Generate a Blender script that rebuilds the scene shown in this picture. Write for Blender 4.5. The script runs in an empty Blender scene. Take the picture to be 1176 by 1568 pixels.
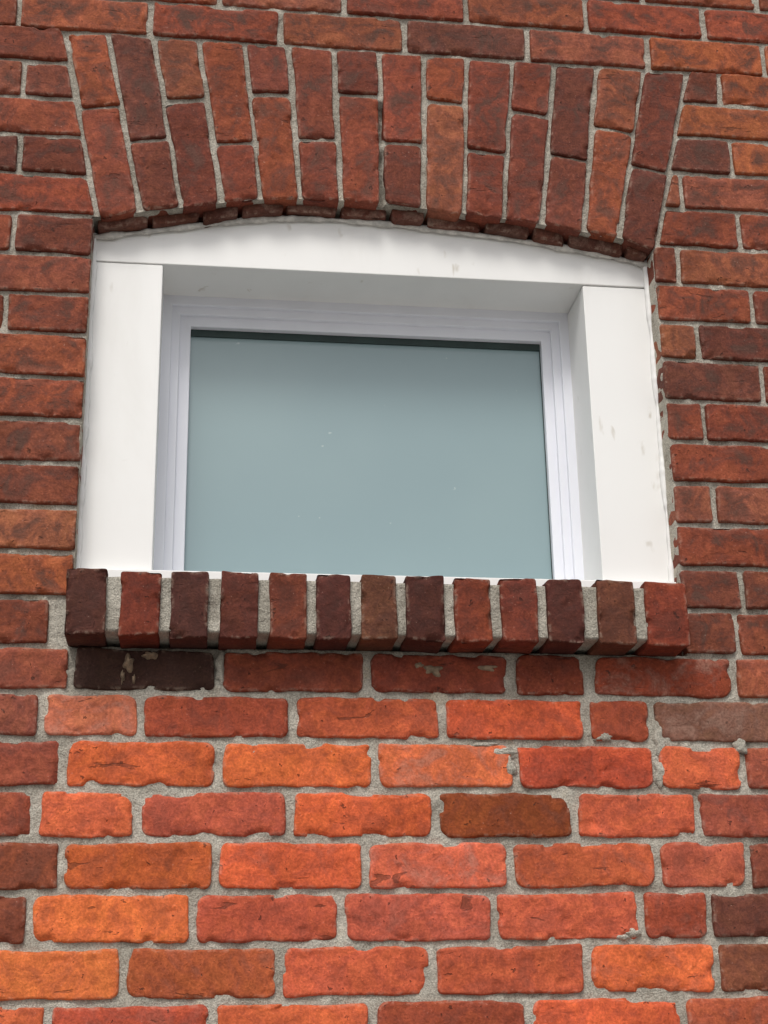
import bpy, math, random
from mathutils import Vector, Matrix, noise
random.seed(11)
R=random.random
def U(a,b): return a+(b-a)*random.random()
def lin(c):
    out=[]
    for v in c:
        v=v/255.0
        out.append(v/12.92 if v<=0.04045 else ((v+0.055)/1.055)**2.4)
    return tuple(out)
scene=bpy.context.scene
scene.view_settings.view_transform='Standard'
scene.view_settings.look='None'
scene.view_settings.exposure=0
# ---------------------------------------------------------------- materials
class NT:
    def __init__(s,name):
        s.m=bpy.data.materials.new(name); s.m.use_nodes=True
        s.t=s.m.node_tree; s.b=s.t.nodes['Principled BSDF']
        s.co=s.t.nodes.new('ShaderNodeTexCoord').outputs['Object']
    def n(s,typ,**kw):
        nd=s.t.nodes.new(typ)
        for k,v in kw.items(): setattr(nd,k,v)
        return nd
    def link(s,a,b): s.t.links.new(a,b)
    def noise(s,scale,detail=4,rough=0.6,dist=0.0,stretch=None):
        nd=s.n('ShaderNodeTexNoise'); nd.inputs['Scale'].default_value=scale
        nd.inputs['Detail'].default_value=detail; nd.inputs['Roughness'].default_value=rough
        nd.inputs['Distortion'].default_value=dist
        if stretch:
            mp=s.n('ShaderNodeMapping'); mp.inputs['Scale'].default_value=stretch
            s.link(s.co,mp.inputs['Vector']); s.link(mp.outputs[0],nd.inputs['Vector'])
        else: s.link(s.co,nd.inputs['Vector'])
        return nd.outputs['Fac']
    def ramp(s,src,a,b,lo=0.0,hi=1.0):
        nd=s.n('ShaderNodeMapRange'); nd.inputs['From Min'].default_value=a; nd.inputs['From Max'].default_value=b
        nd.inputs['To Min'].default_value=lo; nd.inputs['To Max'].default_value=hi; nd.interpolation_type='SMOOTHSTEP'
        s.link(src,nd.inputs['Value']); return nd.outputs['Result']
    def math(s,op,a,b):
        nd=s.n('ShaderNodeMath',operation=op)
        for i,v in enumerate((a,b)):
            if isinstance(v,(int,float)): nd.inputs[i].default_value=v
            else: s.link(v,nd.inputs[i])
        return nd.outputs[0]
    def mix(s,fac,a,b,mode='MIX'):
        nd=s.n('ShaderNodeMix',data_type='RGBA',blend_type=mode)
        for idx,v in ((0,fac),(6,a),(7,b)):
            if isinstance(v,(int,float)): nd.inputs[idx].default_value=v
            elif isinstance(v,tuple): nd.inputs[idx].default_value=(*v,1)
            else: s.link(v,nd.inputs[idx])
        return nd.outputs[2]
    def gray(s,v):
        nd=s.n('ShaderNodeCombineColor')
        for i in range(3): s.link(v,nd.inputs[i])
        return nd.outputs[0]
    def attr(s,name):
        return s.n('ShaderNodeAttribute',attribute_name=name)
    def bump(s,h,dist,strength=1.0,prev=None):
        nd=s.n('ShaderNodeBump'); nd.inputs['Strength'].default_value=strength; nd.inputs['Distance'].default_value=dist
        s.link(h,nd.inputs['Height'])
        if prev: s.link(prev,nd.inputs['Normal'])
        return nd.outputs[0]

def brick_material():
    s=NT('weathered_brick')
    tint=s.attr('tint').outputs['Color']
    aux=s.n('ShaderNodeSeparateColor'); s.link(s.attr('aux').outputs['Color'],aux.inputs[0])
    soot,white,edge=aux.outputs[0],aux.outputs[1],aux.outputs[2]
    nA=s.noise(11,4,0.6,0.3); nB=s.noise(22,5,0.65,0.7); nC=s.noise(75,4,0.65,0.4); nD=s.noise(300,2,0.6)
    st=s.noise(30,4,0.55,0.8,(0.45,1,1.7))
    c=s.mix(1.0,tint,s.gray(s.ramp(nA,0.3,0.72,0.78,1.2)),'MULTIPLY')
    c=s.mix(s.ramp(nB,0.34,0.58,0.55,0),c,s.mix(1.0,c,(1.3,1.5,1.2),'MULTIPLY'))
    c=s.mix(1.0,c,s.gray(s.ramp(nC,0.3,0.7,0.80,1.15)),'MULTIPLY')
    c=s.mix(1.0,c,s.gray(s.ramp(nD,0.3,0.7,0.83,1.14)),'MULTIPLY')
    sm=s.math('MULTIPLY',s.ramp(nB,0.42,0.66,0,0.9),s.math('MULTIPLY',soot,edge))
    c=s.mix(sm,c,(0.055,0.026,0.019))
    pit=s.ramp(nC,0.655,0.69)
    c=s.mix(s.math('MULTIPLY',pit,0.7),c,(0.035,0.016,0.012))
    fold=s.ramp(st,0.325,0.295)
    c=s.mix(s.math('MULTIPLY',fold,0.55),c,(0.055,0.022,0.016))
    sp=s.ramp(nD,0.70,0.77,0,0.4)
    c=s.mix(sp,c,(0.5,0.38,0.31))
    ef=s.math('MULTIPLY',s.ramp(nB,0.46,0.68),white)
    c=s.mix(s.math('MULTIPLY',ef,s.ramp(nD,0.3,0.6,0.3,0.6)),c,(0.50,0.33,0.25))
    haze=s.math('MULTIPLY',s.ramp(edge,0.4,0.0),s.ramp(nC,0.48,0.62,0,0.34))
    c=s.mix(haze,c,(0.40,0.32,0.25))
    s.link(c,s.b.inputs['Base Color'])
    s.b.inputs['Roughness'].default_value=0.8
    s.b.inputs['Specular IOR Level'].default_value=0.2
    h=s.math('ADD',s.math('MULTIPLY',nC,1.0),s.math('MULTIPLY',nD,0.33))
    h=s.math('ADD',h,s.math('MULTIPLY',st,0.8))
    h=s.math('SUBTRACT',h,s.math('MULTIPLY',pit,0.9))
    h=s.math('SUBTRACT',h,s.math('MULTIPLY',fold,0.5))
    s.link(s.bump(h,0.0023,0.9),s.b.inputs['Normal'])
    return s.m
def mortar_material():
    s=NT('lime_mortar')
    nA=s.noise(12,4,0.65); nB=s.noise(34,4,0.7); nC=s.noise(420,2,0.7)
    c=s.mix(s.ramp(nA,0.35,0.7),lin((168,162,149)),lin((204,198,185)))
    c=s.mix(s.ramp(nA,0.58,0.72,0,0.4),c,lin((164,144,104)))
    c=s.mix(s.ramp(nB,0.55,0.74,0,0.6),c,lin((112,101,90)))
    c=s.mix(1.0,c,s.gray(s.ramp(nC,0.3,0.7,0.66,1.18)),'MULTIPLY')
    s.link(c,s.b.inputs['Base Color']); s.b.inputs['Roughness'].default_value=0.95
    s.b.inputs['Specular IOR Level'].default_value=0.15
    h=s.math('ADD',nC,s.math('MULTIPLY',s.noise(100,4,0.75),2.4))
    s.link(s.bump(h,0.0025,0.95),s.b.inputs['Normal']); return s.m
def paint_material(name,col,rough,dirt):
    s=NT(name)
    c=s.mix(s.ramp(s.noise(5,3,0.6,0,(1,1,0.35)),0.35,0.75),col,tuple(x*0.94 for x in col))
    c=s.mix(s.ramp(s.noise(26,3,0.55,0.4,(1,1,0.5)),0.66,0.76,0,dirt),c,(0.45,0.40,0.31))
    c=s.mix(s.ramp(s.noise(3.5,5,0.7,0.5,(2.5,1,0.5)),0.52,0.75,0,dirt*0.25),c,(0.55,0.52,0.46))
    s.link(c,s.b.inputs['Base Color']); s.b.inputs['Roughness'].default_value=rough
    s.link(s.bump(s.noise(14,3,0.5),0.002,0.3),s.b.inputs['Normal']); return s.m
def glass_material():
    s=NT('frosted_backed_glass')
    c=s.mix(s.ramp(s.noise(2.2,3,0.5),0.3,0.7),(0.212,0.305,0.325),(0.235,0.33,0.345))
    spk=s.ramp(s.noise(70,2,0.5,0.2),0.75,0.80,0,0.45)
    c=s.mix(spk,c,(0.55,0.62,0.62))
    s.link(c,s.b.inputs['Base Color']); s.b.inputs['Roughness'].default_value=0.35
    s.b.inputs['Coat Weight'].default_value=1.0
    s.link(s.ramp(s.noise(40,3,0.6),0.3,0.8,0.02,0.08),s.b.inputs['Coat Roughness'])
    return s.m
def plain(name,col,rough=0.6,sc=30,amt=0.25):
    s=NT(name)
    c=s.mix(s.ramp(s.noise(sc,4,0.6),0.3,0.7),tuple(x*(1-amt) for x in col),tuple(x*(1+amt*0.5) for x in col))
    s.link(c,s.b.inputs['Base Color']); s.b.inputs['Roughness'].default_value=rough
    s.link(s.bump(s.noise(sc*4,3,0.6),0.002,0.5),s.b.inputs['Normal']); return s.m
M_brick=brick_material(); M_mortar=mortar_material()
M_paint=paint_material('white_painted_wood',(0.84,0.835,0.815),0.45,0.6)
M_vinyl=paint_material('white_vinyl',(0.80,0.815,0.875),0.3,0.05)
M_glass=glass_material()
M_gap=plain('dark_gap_shade',(0.012,0.032,0.028),0.5)  # near-black green, paints the shade of the gap at the pane edge
M_caulk=plain('old_caulk',(0.58,0.56,0.52),0.6,60,0.35)
M_ground=plain('concrete_paving',(0.32,0.31,0.29),0.9,3,0.2)
# ---------------------------------------------------------------- helpers
def empty(name,loc=(0,0,0)):
    o=bpy.data.objects.new(name,None); o.location=loc; o.empty_display_size=0.1
    scene.collection.objects.link(o); return o
def mesh_obj(name,verts,faces,mat,parent=None,smooth=True):
    me=bpy.data.meshes.new(name); me.from_pydata(verts,[],faces); me.update()
    if smooth: me.polygons.foreach_set('use_smooth',[True]*len(me.polygons))
    me.materials.append(mat)
    o=bpy.data.objects.new(name,me); scene.collection.objects.link(o)
    if parent: o.parent=parent
    return o
NV=noise.noise; NVV=noise.noise_vector
class Bricks:
    def __init__(s): s.v=[];s.f=[];s.t=[];s.a=[]
    def add(s,q,y0,depth,tint,soot=0.5,white=0.0,amp=1.0,fine=True,rad=0.004,corner=0.004,relief=1.0):
        W=(abs(q[1][0]-q[0][0])+abs(q[2][0]-q[3][0]))/2; H=(abs(q[3][1]-q[0][1])+abs(q[2][1]-q[1][1]))/2
        def params(L):
            if not fine: return [0,min(0.15,0.006/L),0.5,1-min(0.15,0.006/L),1]
            e=[0,0.0010/L,0.0025/L,0.0048/L]
            n=max(3,int((L-0.010)/0.0033))
            mid=[e[3]+(1-2*e[3])*i/n for i in range(n+1)]
            return e[:3]+mid+[1-x for x in e[:3][::-1]]
        us=params(W); vs=params(H); nu=len(us); nv=len(vs)
        seed=Vector((U(0,90),U(0,90),U(0,90)))
        tx,tz=U(-1,1)*0.0018,U(-1,1)*0.0022; yo=y0+U(-1,1)*0.0012
        cx=sum(p[0] for p in q)/4; cz=sum(p[1] for p in q)/4
        rot=U(-1,1)*0.007*amp
        crs=[corner*U(0.5,1.8) for _ in range(4)]
        base=len(s.v)
        def place(u,v,y,isfront,dedge):
            x=(q[0][0]*(1-u)+q[1][0]*u)*(1-v)+(q[3][0]*(1-u)+q[2][0]*u)*v
            z=(q[0][1]*(1-u)+q[1][1]*u)*(1-v)+(q[3][1]*(1-u)+q[2][1]*u)*v
            du=min(u,1-u)*W; dv=min(v,1-v)*H
            cr=crs[(0 if u<0.5 else 1)+(0 if v<0.5 else 2)]
            if du<cr and dv<cr:
                a=cr-du;b=cr-dv; l=math.hypot(a,b); m=max(a,b)
                if l>1e-9:
                    sc=m/l; a2=a*sc; b2=b*sc
                    x+=(a-a2)*(1 if u<0.5 else -1); z+=(b-b2)*(1 if v<0.5 else -1)
            dx=x-cx; dz=z-cz; x+= -dz*rot; z+=dx*rot
            if fine:
                n1=NVV(Vector((x*19,y*19,z*19))+seed)
                n2=NVV(Vector((x*75,y*75,z*75))+seed)
                x+=(n1.x*0.0026+n2.x*0.0010)*amp; z+=(n1.z*0.0026+n2.z*0.0010)*amp
                if isfront:
                    n3=NV(Vector((x*15,3,z*26))+seed); n4=NV(Vector((x*70,7,z*80))+seed)
                    y+=(n3*0.0017+n4*0.0006)*relief
                    ch=NV(Vector((x*30,11,z*30))+seed)
                    w=max(0,1-dedge/0.010)
                    if ch>0.26: y+=min(0.0065,(ch-0.26)*0.045)*w*relief
                    ch2=NV(Vector((x*50,31,z*50))+seed)
                    if ch2<-0.6: y+=min(0.0016,(-ch2-0.6)*0.03)*relief
            y+=dx/max(W,0.01)*tx+dz/max(H,0.01)*tz
            return (x,y,z)
        for j,v in enumerate(vs):
            for i,u in enumerate(us):
                du=min(u,1-u)*W; dv=min(v,1-v)*H; d=min(du,dv)
                yy=0.0
                if d<rad: yy=rad*(1-math.sqrt(max(0,1-(1-d/rad)**2)))*0.8
                s.v.append(place(u,v,yo+yy,True,d)); 
                s.t.append(tint); s.a.append((soot,white,min(1.0,d/0.016)))
        for j in range(nv-1):
            for i in range(nu-1):
                a=base+j*nu+i; s.f.append((a,a+1,a+nu+1,a+nu))
        per=[(i,0) for i in range(nu)]+[(nu-1,j) for j in range(1,nv)]+[(i,nv-1) for i in range(nu-2,-1,-1)]+[(0,j) for j in range(nv-2,0,-1)]
        prev=[base+j*nu+i for i,j in per]
        ys=[0.012,depth] if (depth<0.03 or not fine) else [0.006+ (depth-0.006)*t for t in (0.0,0.05,0.12,0.2,0.3,0.42,0.56,0.75,1.0)]
        for y in ys:
            cur=[]
            for (i,j) in per:
                cur.append(len(s.v)); s.v.append(place(us[i],vs[j],yo+y,False,0))
                s.t.append(tint); s.a.append((soot*0.6,white*0.5,0.6))
            n=len(per)
            for t in range(n):
                s.f.append((prev[t],cur[t],cur[(t+1)%n],prev[(t+1)%n]))
            prev=cur
    def build(s,name,parent=None):
        o=mesh_obj(name,s.v,s.f,M_brick,parent)
        me=o.data
        a=me.attributes.new('tint','FLOAT_COLOR','POINT'); a.data.foreach_set('color',[c for t in s.t for c in (*t,1.0)])
        a=me.attributes.new('aux','FLOAT_COLOR','POINT'); a.data.foreach_set('color',[c for t in s.a for c in (*t,1.0)])
        return o
def vary(c,k=0.10):
    m=1+U(-k,k); g=1+U(-k,k)*0.5
    return (c[0]*m,c[1]*m*g,c[2]*m*g)
# ---------------------------------------------------------------- wall data (metres)
XL,XR=-0.169,0.774           # window opening
ZB=2.172                     # bottom of sill recess
low=[(2.172,2.103),(2.103,2.034),(2.034,1.962),(1.962,1.890),(1.890,1.818),(1.818,1.745),(1.745,1.671),(1.671,1.598)]
lowj=[[-.378,-.165,.050,.271,.489,.618,.845,1.06],
      [-.420,-.205,-.062,.160,.384,.606,.707,.93,1.14],
      [-.385,-.169,.053,.281,.492,.708,.846,1.06],
      [-.42,-.203,-.062,.157,.370,.577,.767,.985,1.2],
      [-.385,-.165,.051,.265,.478,.699,.839,1.05],
      [-.42,-.204,.021,.230,.451,.668,.772,.985,1.2],
      [-.29,-.072,.143,.360,.583,.776,.99,1.2],
      [-.38,-.171,.051,.272,.494,.721,.93,1.14]]
lowc=[[(146,76,58),(60,38,32),(130,62,45),(126,58,43),(124,57,41),(138,62,43),(146,78,58)],  # row under the sill: darker tints carry both sill shadow and soot stain
      [(134,72,58),(188,104,78),(146,66,46),(172,80,52),(188,82,52),(150,70,48),(124,82,68),(118,66,52)],
      [(142,70,54),(194,92,54),(200,96,54),(206,104,68),(178,74,50),(204,96,64),(152,77,59)],
      [(146,71,52),(198,94,62),(180,84,63),(200,90,54),(130,62,33),(196,91,63),(154,76,60),(128,67,53)],
      [(132,67,46),(180,86,47),(204,91,58),(204,97,72),(182,86,56),(178,87,65),(130,67,53)],
      [(122,63,46),(214,106,60),(182,83,60),(186,87,67),(194,91,65),(158,72,51),(108,59,48),(118,66,52)],
      [(210,108,61),(166,82,51),(190,87,60),(176,81,55),(210,100,60),(122,69,51),(128,67,53)],
      [(192,92,59),(168,73,53),(190,89,56),(156,73,51),(204,91,58),(162,79,55),(128,67,53)]]
bz=[3.257,3.186,3.115,3.041,2.968,2.893,2.820,2.749,2.679,2.604,2.532,2.459,2.388,2.316,2.245,2.172]
leftj=[-.44,-.296,-.42,-.293,-.44,-.294,-.40,-.297,-.40,-.385,-.43,-.375,-.43,-.38,-.41]
rightj=[.924,1.03,.931,.834,.931,.816,.940,.838,.943,.836,1.02,.839,1.0,.872,.856]
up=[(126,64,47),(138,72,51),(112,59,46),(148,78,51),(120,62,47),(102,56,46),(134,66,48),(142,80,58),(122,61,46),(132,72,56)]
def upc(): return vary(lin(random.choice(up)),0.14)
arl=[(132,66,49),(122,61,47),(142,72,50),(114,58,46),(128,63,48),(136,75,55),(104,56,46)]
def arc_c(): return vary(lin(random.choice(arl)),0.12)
def lspring(z): return -0.161-0.071*(z-2.892)/0.359
def rspring(z): return 0.779+0.084*(z-2.889)/0.362
wall=empty('brick_wall')
B=Bricks(); BF=Bricks()
def rect(x0,x1,z0,z1,jv=0.011,jh=0.010):
    a=jv/2;b=jh/2
    return [(x0+a,z0+b),(x1-a,z0+b),(x1-a,z1-b),(x0+a,z1-b)]
def far_fill(z1,z0,xa,xb,step,off):
    x=xb
    while x-step>-2.2:
        BF.add(rect(x-step,x,z0,z1),0,0.012,upc(),0.5,0,0.5,False); x-=step
    x=xa
    while x+step<2.9:
        BF.add(rect(x,x+step,z0,z1),0,0.012,upc(),0.5,0,0.5,False); x+=step
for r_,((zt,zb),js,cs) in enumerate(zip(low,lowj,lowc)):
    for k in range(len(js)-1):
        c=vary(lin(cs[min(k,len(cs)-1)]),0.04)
        side = js[k+1]<-0.15 or js[k]>0.75
        jw=0.0125 if not side else 0.010
        q=rect(js[k],js[k+1],zb,zt,jw,0.0095)
        if r_==0 and k==4: q=rect(js[k]+.006,js[k+1]-.007,zb,zt,jw,.0085)
        wh=0.05
        if (r_,k) in ((1,1),(1,6),(0,5),(2,3),(4,3)): wh=0.5
        elif random.random()<0.3: wh=0.15
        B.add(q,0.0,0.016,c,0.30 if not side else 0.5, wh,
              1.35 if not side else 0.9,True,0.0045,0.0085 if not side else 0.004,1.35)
    far_fill(zt,zb,js[-1],js[0],0.214,0)
for i in range(15):
    zt,zb=bz[i],bz[i+1]
    j=leftj[i]
    if i<5:
        q=[(j+.0045,zb+.0048),(lspring(zb)-.006,zb+.0048),(lspring(zt)-.006,zt-.0048),(j+.0045,zt-.0048)]
    elif i==14: q=rect(j,-0.199,zb,zt,0.009,0.0095)
    else: q=rect(j,XL+0.0045,zb,zt,0.0095,0.0095)
    B.add(q,0,0.11,upc(),0.9,0.10,0.85,True,0.0034,0.004)
    B.add(rect(j-0.214,j,zb,zt,0.0095,0.0095),0,0.014,upc(),0.9,0.10,0.85,True,0.0034,0.004)
    j2=rightj[i]
    if i<5:
        q=[(rspring(zb)+.006,zb+.0048),(j2-.0045,zb+.0048),(j2-.0045,zt-.0048),(rspring(zt)+.006,zt-.0048)]
    else: q=rect(XR-0.0045,j2,zb,zt,0.0095,0.0095)
    B.add(q,0,0.11,upc(),0.9,0.10,0.85,True,0.0034,0.004)
    x=j2
    while x<1.05:
        B.add(rect(x,x+0.214,zb,zt,0.0095,0.0095),0,0.014,upc(),0.9,0.10,0.85,True,0.0034,0.004); x+=0.214
    far_fill(zt,zb,x,j-0.214,0.214,0)
topj=[(3.324,3.257-0.006,[-.53,-.312,-.090,.135,.353,.574,.795,1.013,1.23]),
      (3.397,3.324,[-.41,-.190,.028,.246,.466,.685,.906,1.12]),
      (3.470,3.397,[-.53,-.312,-.090,.135,.353,.574,.795,1.013,1.23])]
for zt,zb,js in topj:
    for k in range(len(js)-1):
        B.add(rect(js[k],js[k+1],zb,zt,0.0105,0.0095),0,0.014,upc(),1.0,0.12,0.85,True,0.0034,0.004)
    far_fill(zt,zb,js[-1],js[0],0.214,0)
z=3.470;k=0
while z<4.4:
    o=0.107*(k%2)
    BF.add(rect(-.2-o,.014-o,z,z+.073),0,.012,upc(),0.5,0,0.5,False)
    far_fill(z+.073,z,.014-o,-.2-o,0.214,0); z+=.073;k+=1
z=1.598;k=0
while z>0.0:
    o=0.107*(k%2); zz=max(z-.0735,0.0)
    if z-zz<0.03: break
    BF.add(rect(-.2-o,.014-o,zz,z),0,.012,upc(),0.5,0,0.5,False)
    far_fill(z,zz,.014-o,-.2-o,0.214,0); z=zz;k+=1
B.build('bricks',wall); BF.build('outer_bricks',wall)
# ---------------------------------------------------------------- arch
at=[-.232,-.161,-.084,-.006,.072,.148,.228,.309,.387,.464,.545,.622,.700,.784,.863]
ab=[(-.161,2.892),(-.093,2.904),(-.027,2.917),(.040,2.930),(.104,2.941),(.169,2.946),(.237,2.947),(.307,2.945),(.379,2.940),(.448,2.935),(.516,2.929),(.584,2.922),(.654,2.912),(.716,2.902),(.779,2.889)]
sp=[3.102,3.043,3.126,3.047,3.149,3.064,3.159,3.067,3.155,3.059,3.142,3.058,3.119,3.043]
ZT=3.251
def intr(x):
    if x<=ab[0][0]: return ab[0][1]
    for a,b in zip(ab,ab[1:]):
        if x<=b[0]: return a[1]+(b[1]-a[1])*(x-a[0])/(b[0]-a[0])
    return ab[-1][1]
arch=empty('brick_window_arch')
A=Bricks()
def edge_x(i,z): return ab[i][0]+(at[i]-ab[i][0])*(z-ab[i][1])/(ZT-ab[i][1])
for i in range(14):
    zl,zr=ab[i][1],ab[i+1][1]; s_=sp[i]
    dz=0.012*((i-6.5)/6.5)
    dzl,dzr=dz*0.5,-dz*0.5
    g=.0045
    wl,wr=(U(.0035,.0062),U(.0035,.0062))
    q=[(edge_x(i,s_)+wl,s_+g+dzl),(edge_x(i+1,s_)-wr,s_+g+dzr),(at[i+1]-wr,ZT-.004+U(-.003,.002)),(at[i]+wl,ZT-.004+U(-.003,.002))]
    A.add(q,0,0.11,arc_c(),0.9,0.12,0.95,True,0.0034,0.0045)
    wl,wr=(U(.0035,.0062),U(.0035,.0062)); e_=U(-.004,.004)
    q=[(ab[i][0]+wl,zl+e_+U(-.002,.002)),(ab[i+1][0]-wr,zr+e_+U(-.002,.002)),(edge_x(i+1,s_)-wr,s_-g+dzr),(edge_x(i,s_)+wl,s_-g+dzl)]
    A.add(q,0,0.11,arc_c(),0.75,0.12,0.95,True,0.004,0.006,1.2)
A.build('arch_bricks',arch)
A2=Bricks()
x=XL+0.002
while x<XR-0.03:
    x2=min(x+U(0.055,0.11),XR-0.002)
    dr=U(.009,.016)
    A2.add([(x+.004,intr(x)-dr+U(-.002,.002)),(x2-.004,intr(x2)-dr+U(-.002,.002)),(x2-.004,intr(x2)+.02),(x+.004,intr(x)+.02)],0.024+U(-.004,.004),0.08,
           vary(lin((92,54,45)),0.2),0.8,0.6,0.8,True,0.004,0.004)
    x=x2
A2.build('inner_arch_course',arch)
# ---------------------------------------------------------------- mortar
mv=[];mf=[]
def my(x,z):
    lowz=max(0.0,min(1.0,(2.3-z)/0.25))
    inner=lowz*max(0,min(1,(x+0.25)/0.08))*max(0,min(1,(0.87-x)/0.08))
    y=0.0084-0.0024*inner
    y+=NV(Vector((x*30,5,z*30)))*(0.0022+0.0014*inner)+NV(Vector((x*110,2,z*110)))*0.0013
    if 2.94<z<3.15:
        xe=ab[7][0]+(at[7]-ab[7][0])*(z-2.945)/(ZT-2.945)
        if abs(x-xe)<0.006: y+=0.018*max(0,min(1,(NV(Vector((z*25,2,5)))+0.45)*2))
    if 2.135<z<2.19 and x<0.06: y+=0.008*max(0,NV(Vector((x*20,1,z*20)))+0.5)
    return y
def block(xs,zs_fn,skirts=()):
    base=len(mv); nx=len(xs); cols=[zs_fn(x) for x in xs]; nz=len(cols[0])
    for i,x in enumerate(xs):
        for z in cols[i]: mv.append((x,my(x,z),z))
    for i in range(nx-1):
        for j in range(nz-1):
            a=base+i*nz+j; mf.append((a,a+nz,a+nz+1,a+1))
    def skirt(ids):
        prev=ids
        for y in (0.015,0.03,0.05,0.12,0.25):
            cur=[]
            for t in ids:
                vx=mv[t]; n_=NV(Vector((vx[0]*60,y*60,vx[2]*60)))*0.002
                cur.append(len(mv)); mv.append((vx[0]+n_,max(y,vx[1]),vx[2]+n_))
            for a in range(len(ids)-1): mf.append((prev[a],prev[a+1],cur[a+1],cur[a]))
            prev=cur
    for s_ in skirts:
        if s_=='R': skirt([base+(nx-1)*nz+j for j in range(nz)])
        if s_=='L': skirt([base+j for j in range(nz)])
        if s_=='B': skirt([base+i*nz for i in range(nx) if XL-1e-6<=xs[i]<=XR+1e-6])
        if s_=='T': skirt([base+i*nz+nz-1 for i in range(nx) if XL-1e-6<=xs[i]<=XR+1e-6])
def ls(a,b,st=0.0038):
    n=max(1,int(round((b-a)/st))); return [a+(b-a)*i/n for i in range(n+1)]
xa,xb=-0.42,1.12
zz_=ls(ZB,2.892)
block(ls(xa,XL),lambda x:zz_,('R',)); block(ls(XR,xb),lambda x:zz_,('L',))
zl_=ls(1.55,ZB); xs_=ls(xa,XL)+ls(XL,XR)[1:]+ls(XR,xb)[1:]
block(xs_,lambda x:zl_,('T',))
def topz(x):
    b=intr(x)+0.004 if XL<=x<=XR else 2.892
    n=150; return [b+(3.50-b)*i/n for i in range(n+1)]
block(xs_,topz,('B',))
def flat(x0,x1,z0,z1):
    b=len(mv); mv.extend([(x0,.007,z0),(x1,.007,z0),(x1,.007,z1),(x0,.007,z1)]); mf.append((b,b+1,b+2,b+3))
flat(-2.25,xa,0,4.42);flat(xb,2.95,0,4.42);flat(xa,xb,0,1.55);flat(xa,xb,3.50,4.42)
def quad(a,b,c,d): n=len(mv); mv.extend([a,b,c,d]); mf.append((n,n+1,n+2,n+3))
quad((-2.25,.007,0),(-2.25,.007,4.42),(-2.25,.3,4.42),(-2.25,.3,0))
quad((2.95,.007,0),(2.95,.3,0),(2.95,.3,4.42),(2.95,.007,4.42))
quad((-2.25,.007,4.42),(2.95,.007,4.42),(2.95,.3,4.42),(-2.25,.3,4.42))
quad((-2.25,.3,0),(-2.25,.3,4.42),(2.95,.3,4.42),(2.95,.3,0))
# smeared mortar patches and old fixing plugs on the brick faces
def lump(V,F,x,z,rx,rz,h,seed):
    b=len(V); n=14; rr=7
    V.append((x,-h,z))
    for r in range(1,rr+1):
        t=r/rr
        for a in range(n*2):
            an=math.pi*a/n
            k=1+0.75*NV(Vector((math.cos(an)*1.3,seed,math.sin(an)*1.3)))
            px,pz=x+math.cos(an)*rx*t*k,z+math.sin(an)*rz*t*k
            y=-h*(1-t**2.2)+0.004*t**5+NV(Vector((px*120,seed,pz*120)))*0.0016
            V.append((px,y,pz))
    m=n*2
    for a in range(m): F.append((b,b+1+a,b+1+(a+1)%m))
    for r in range(rr-1):
        for a in range(m):
            p=b+1+r*m+a; q=b+1+r*m+(a+1)%m; F.append((p,p+m,q+m,q))
for L in [(.470,2.020,.022,.006,.002,7),(.445,2.030,.020,.005,.002,8),(.485,1.998,.007,.016,.002,9),
          (.632,2.044,.014,.008,.002,10),(.655,1.758,.012,.006,.005,11),(.640,1.752,.010,.004,.003,12),(.845,2.03,.012,.012,.002,13),(.712,1.988,.009,.018,.002,14),(.716,2.04,.008,.02,.002,15),(.052,2.14,.008,.02,.003,16)]:
    lump(mv,mf,*L)
mesh_obj('mortar',mv,mf,M_mortar,wall)
M_old=plain('stained_mortar',lin((140,120,98)),0.95,90,0.5)
ov=[];of=[]
for L in [(.372,2.142,.017,.011,.005,1),(.350,2.150,.009,.006,.003,2),(.456,2.147,.016,.006,.004,3),
          (-.082,2.146,.009,.013,.014,4),(-.050,2.158,.013,.007,.013,5),(-.090,2.126,.003,.011,.006,6),(-.074,2.122,.003,.009,.006,26)]:
    lump(ov,of,*L)
mesh_obj('old_mortar_patches',ov,of,M_old,wall)
# ---------------------------------------------------------------- brick sill
sill=empty('brick_window_sill')
S=Bricks()
sx=[(-173,-116),(-96,-38),(-24,31),(49,104),(121,176),(190,241),(256,310),(323,381),(397,452),(468,522),(538,593),(616,674),(692,756)]
sc=[(78,43,36),(110,49,36),(74,40,34),(90,45,36),(104,52,38),(80,41,35),(92,55,41),(80,42,35),(118,55,38),(108,49,37),(82,42,35),(96,55,41),(120,53,38)]
for (a,b),c in zip(sx,sc):
    t=U(-.002,.002)
    S.add([(a/1000,2.172+t),(b/1000,2.172+U(-.002,.002)),(b/1000,2.271+t),(a/1000,2.271+U(-.0015,.0015))],-0.062+U(-.0015,.0015),0.115,vary(lin(c),0.05),0.5,0.0,0.8,True,0.0026,0.003,1.3)
S.build('rowlock_bricks',sill)
sv=[];sf=[]
for k in range(12):
    x0=sx[k][1]/1000-.004; x1=sx[k+1][0]/1000+.004
    base=len(sv); xs=ls(x0,x1,.003); prof=[(0.05,2.180)]+[(y,2.180) for y in (0.0,-.03,-.045)]+[(-.0530,2.182+ (2.262-2.182)*i/24) for i in range(25)]+[(y,2.264) for y in (-.045,-.03,0,.05)]
    for x in xs:
        for (y,z) in prof:
            n1=NV(Vector((x*90,y*90,z*90))); n2=NV(Vector((x*30,y*30,z*30+k)))
            yy=y+(n1*.0012+n2*.0022 if y<-.04 else 0)
            sv.append((x,yy,z+n1*.001))
    m=len(prof)
    for i in range(len(xs)-1):
        for j in range(m-1):
            a=base+i*m+j; sf.append((a,a+m,a+m+1,a+1))
mesh_obj('sill_mortar',sv,sf,M_mortar,sill)
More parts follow.
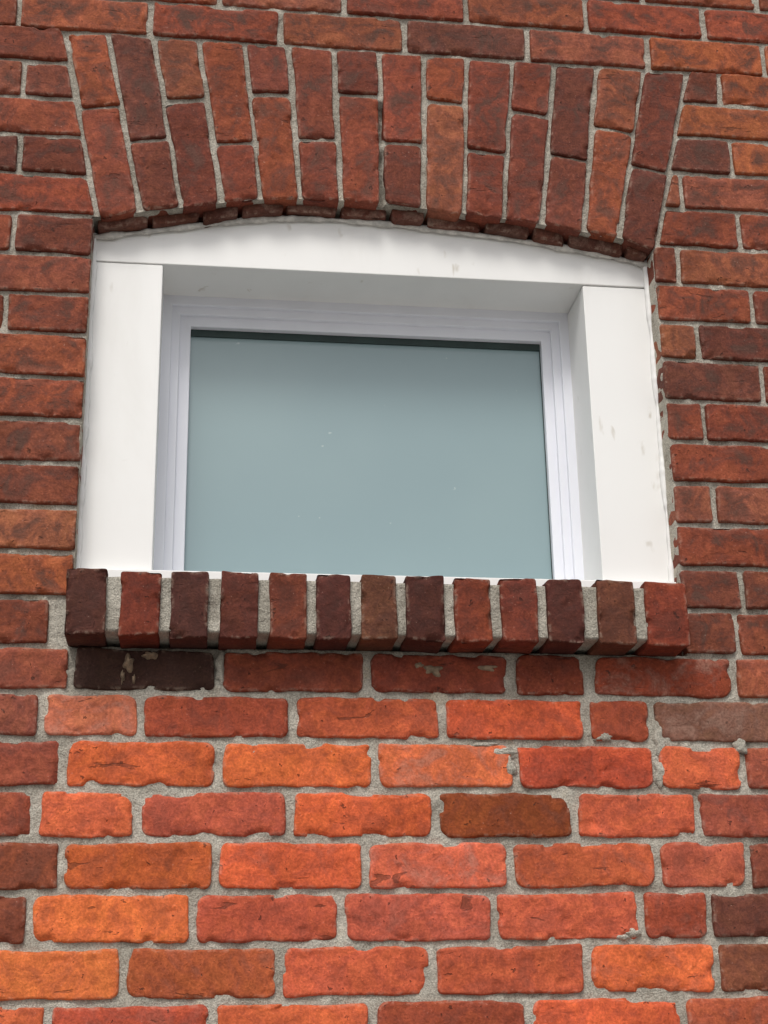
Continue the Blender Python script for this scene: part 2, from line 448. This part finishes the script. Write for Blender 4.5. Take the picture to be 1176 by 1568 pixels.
# ---------------------------------------------------------------- window
win=empty('window')
def box(name,x0,x1,y0,y1,z0,z1,mat,bev=0.0015,parent=win):
    v=[(x,y,z) for x in (x0,x1) for y in (y0,y1) for z in (z0,z1)]
    f=[(0,1,3,2),(4,6,7,5),(0,4,5,1),(2,3,7,6),(0,2,6,4),(1,5,7,3)]
    o=mesh_obj(name,v,f,mat,parent,False)
    if bev:
        m=o.modifiers.new('b','BEVEL'); m.width=bev; m.segments=2
    return o
def ring(name,x0,x1,z0,z1,w,y0,y1,mat,wb=None,bev=0.0015):
    wb=wb or w
    o=[(x0,z0),(x1,z0),(x1,z1),(x0,z1)]; i=[(x0+w,z0+wb),(x1-w,z0+wb),(x1-w,z1-w),(x0+w,z1-w)]
    v=[(p[0],y,p[1]) for y in (y0,y1) for L in (o,i) for p in L]
    f=[]
    for k in range(4):
        n=(k+1)%4
        f.append((k,n,4+n,4+k)); f.append((8+k,12+k,12+n,8+n)); f.append((4+k,4+n,12+n,12+k)); f.append((k,8+k,8+n,n))
    ob=mesh_obj(name,v,f,mat,win,False)
    if bev:
        m=ob.modifiers.new('b','BEVEL'); m.width=bev; m.segments=2
    return ob
IX0,IX1,IZ1=-0.0545,0.659,2.834
box('casing_jamb_left',XL-.003,IX0,0.050,0.172,2.20,IZ1+0.0015,M_paint)
box('casing_jamb_right',IX1,XR+.003,0.050,0.172,2.20,IZ1+0.0005,M_paint)
hv=[];hf=[]
xs=ls(XL-.003,XR+.003,.02)
for x in xs:
    for y in (0.0490,0.172):
        hv.append((x,y,IZ1+.003)); hv.append((x,y,intr(x)-0.009))
for i in range(len(xs)-1):
    a=i*4; b=a+4
    hf+= [(a,b,b+1,a+1),(a+2,a+3,b+3,b+2),(a,a+2,b+2,b),(a+1,b+1,b+3,a+3)]
hf+=[(0,1,3,2),(len(hv)-4,len(hv)-2,len(hv)-1,len(hv)-3)]
h=mesh_obj('casing_head',hv,hf,M_paint,win,False)
m=h.modifiers.new('b','BEVEL'); m.width=0.0015; m.segments=2; m.limit_method='ANGLE'; m.angle_limit=math.radians(40)
box('sub_sill',XL,XR,0.030,0.20,2.20,2.300,M_paint)
ring('frame_outer',IX0-.004,IX1+.004,2.27,IZ1+.006,0.016+.004,0.158,0.200,M_vinyl,0.02)
ring('frame_middle',IX0+.012,IX1-.012,2.28,IZ1-.010,0.018,0.166,0.199,M_vinyl,0.02)
ring('frame_inner',IX0+.027,IX1-.025,2.29,IZ1-.025,0.0215,0.1745,0.198,M_vinyl,0.02)
box('pane',-0.02,0.63,0.190,0.196,2.29,2.80,M_glass,0)
box('dark_gap_strip_top',-0.006,0.617,0.1865,0.1905,2.775,2.790,M_gap,0)  # added dark strip, painted shade for the gap above the blind
box('dark_gap_strip_side',0.6115,0.617,0.187,0.1907,2.30,2.775,M_gap,0)  # thin dark strip carrying the painted gap down the right side
def bead(name,pts,r,mat):
    v=[];f=[]
    for k,(x,y,z) in enumerate(pts):
        d=Vector(pts[min(k+1,len(pts)-1)])-Vector(pts[max(k-1,0)]); d.normalize()
        n=Vector((0,1,0)); b=d.cross(n)
        rr=r*(1+0.9*NV(Vector((x*25,y,z*25+3)))+0.3*NV(Vector((x*90,y,z*90))))
        for t in range(8):
            a=t*math.pi/4
            p=Vector((x,y,z))+(n*math.cos(a)+b*math.sin(a))*rr; v.append(tuple(p))
    for k in range(len(pts)-1):
        for t in range(8): f.append((k*8+t,k*8+(t+1)%8,k*8+8+(t+1)%8,k*8+8+t))
    mesh_obj(name,v,f,mat,win)
bead('caulk_left',[(XL+.001,.046,z) for z in ls(2.25,2.885,.004)],.0050,M_paint)
bead('caulk_right',[(XR-.001,.046,z) for z in ls(2.25,2.885,.004)],.0050,M_paint)
bead('caulk_head',[(x,.044,intr(x)-.013) for x in ls(XL,XR,.004)],.0050,M_caulk)
# ---------------------------------------------------------------- ground
g=[(-150,-150,0),(150,-150,0),(150,150,0),(-150,150,0)]
mesh_obj('ground',g,[(0,1,2,3)],M_ground,None,False)
# ---------------------------------------------------------------- light
w=bpy.data.worlds.new('World'); scene.world=w; w.use_nodes=True
nt=w.node_tree; sky=nt.nodes.new('ShaderNodeTexSky'); sky.sky_type='NISHITA'; sky.sun_disc=False
sd=Vector((-0.28,-0.88,1.10)).normalized()
el=math.asin(sd.z); sky.sun_elevation=el; sky.sun_rotation=math.atan2(sd.x,sd.y)
sky.air_density=1.0; sky.dust_density=4.0; sky.ozone_density=1.0
hs=nt.nodes.new('ShaderNodeHueSaturation'); hs.inputs['Saturation'].default_value=0.33
bg=nt.nodes['Background']; bg.inputs['Strength'].default_value=0.13
nt.links.new(sky.outputs[0],hs.inputs['Color']); nt.links.new(hs.outputs[0],bg.inputs['Color'])
sl=bpy.data.lights.new('sun','SUN'); sl.energy=1.4; sl.angle=math.radians(18); sl.color=(1,0.97,0.92)
so=bpy.data.objects.new('sun',sl); so.rotation_euler=sd.to_track_quat('Z','Y').to_euler(); scene.collection.objects.link(so)
# ---------------------------------------------------------------- camera
Xc=Vector((0.9914,-0.0279,-0.1276)).normalized(); Zc=Vector((-0.0168,0.9415,-0.3365)); Zc=(Zc-Xc*Zc.dot(Xc)).normalized(); Yc=Zc.cross(Xc)
Rm=Matrix((Xc,Yc,Zc))
cd=bpy.data.cameras.new('camera'); cam=bpy.data.objects.new('camera',cd); scene.collection.objects.link(cam)
cam.matrix_world=Matrix.Translation((0,-2.2,1.6))@Rm.to_4x4()
cd.sensor_fit='VERTICAL'; cd.sensor_height=36; cd.sensor_width=27; cd.lens=2317/1568*36; cd.clip_end=500; cd.clip_start=0.05
scene.camera=cam
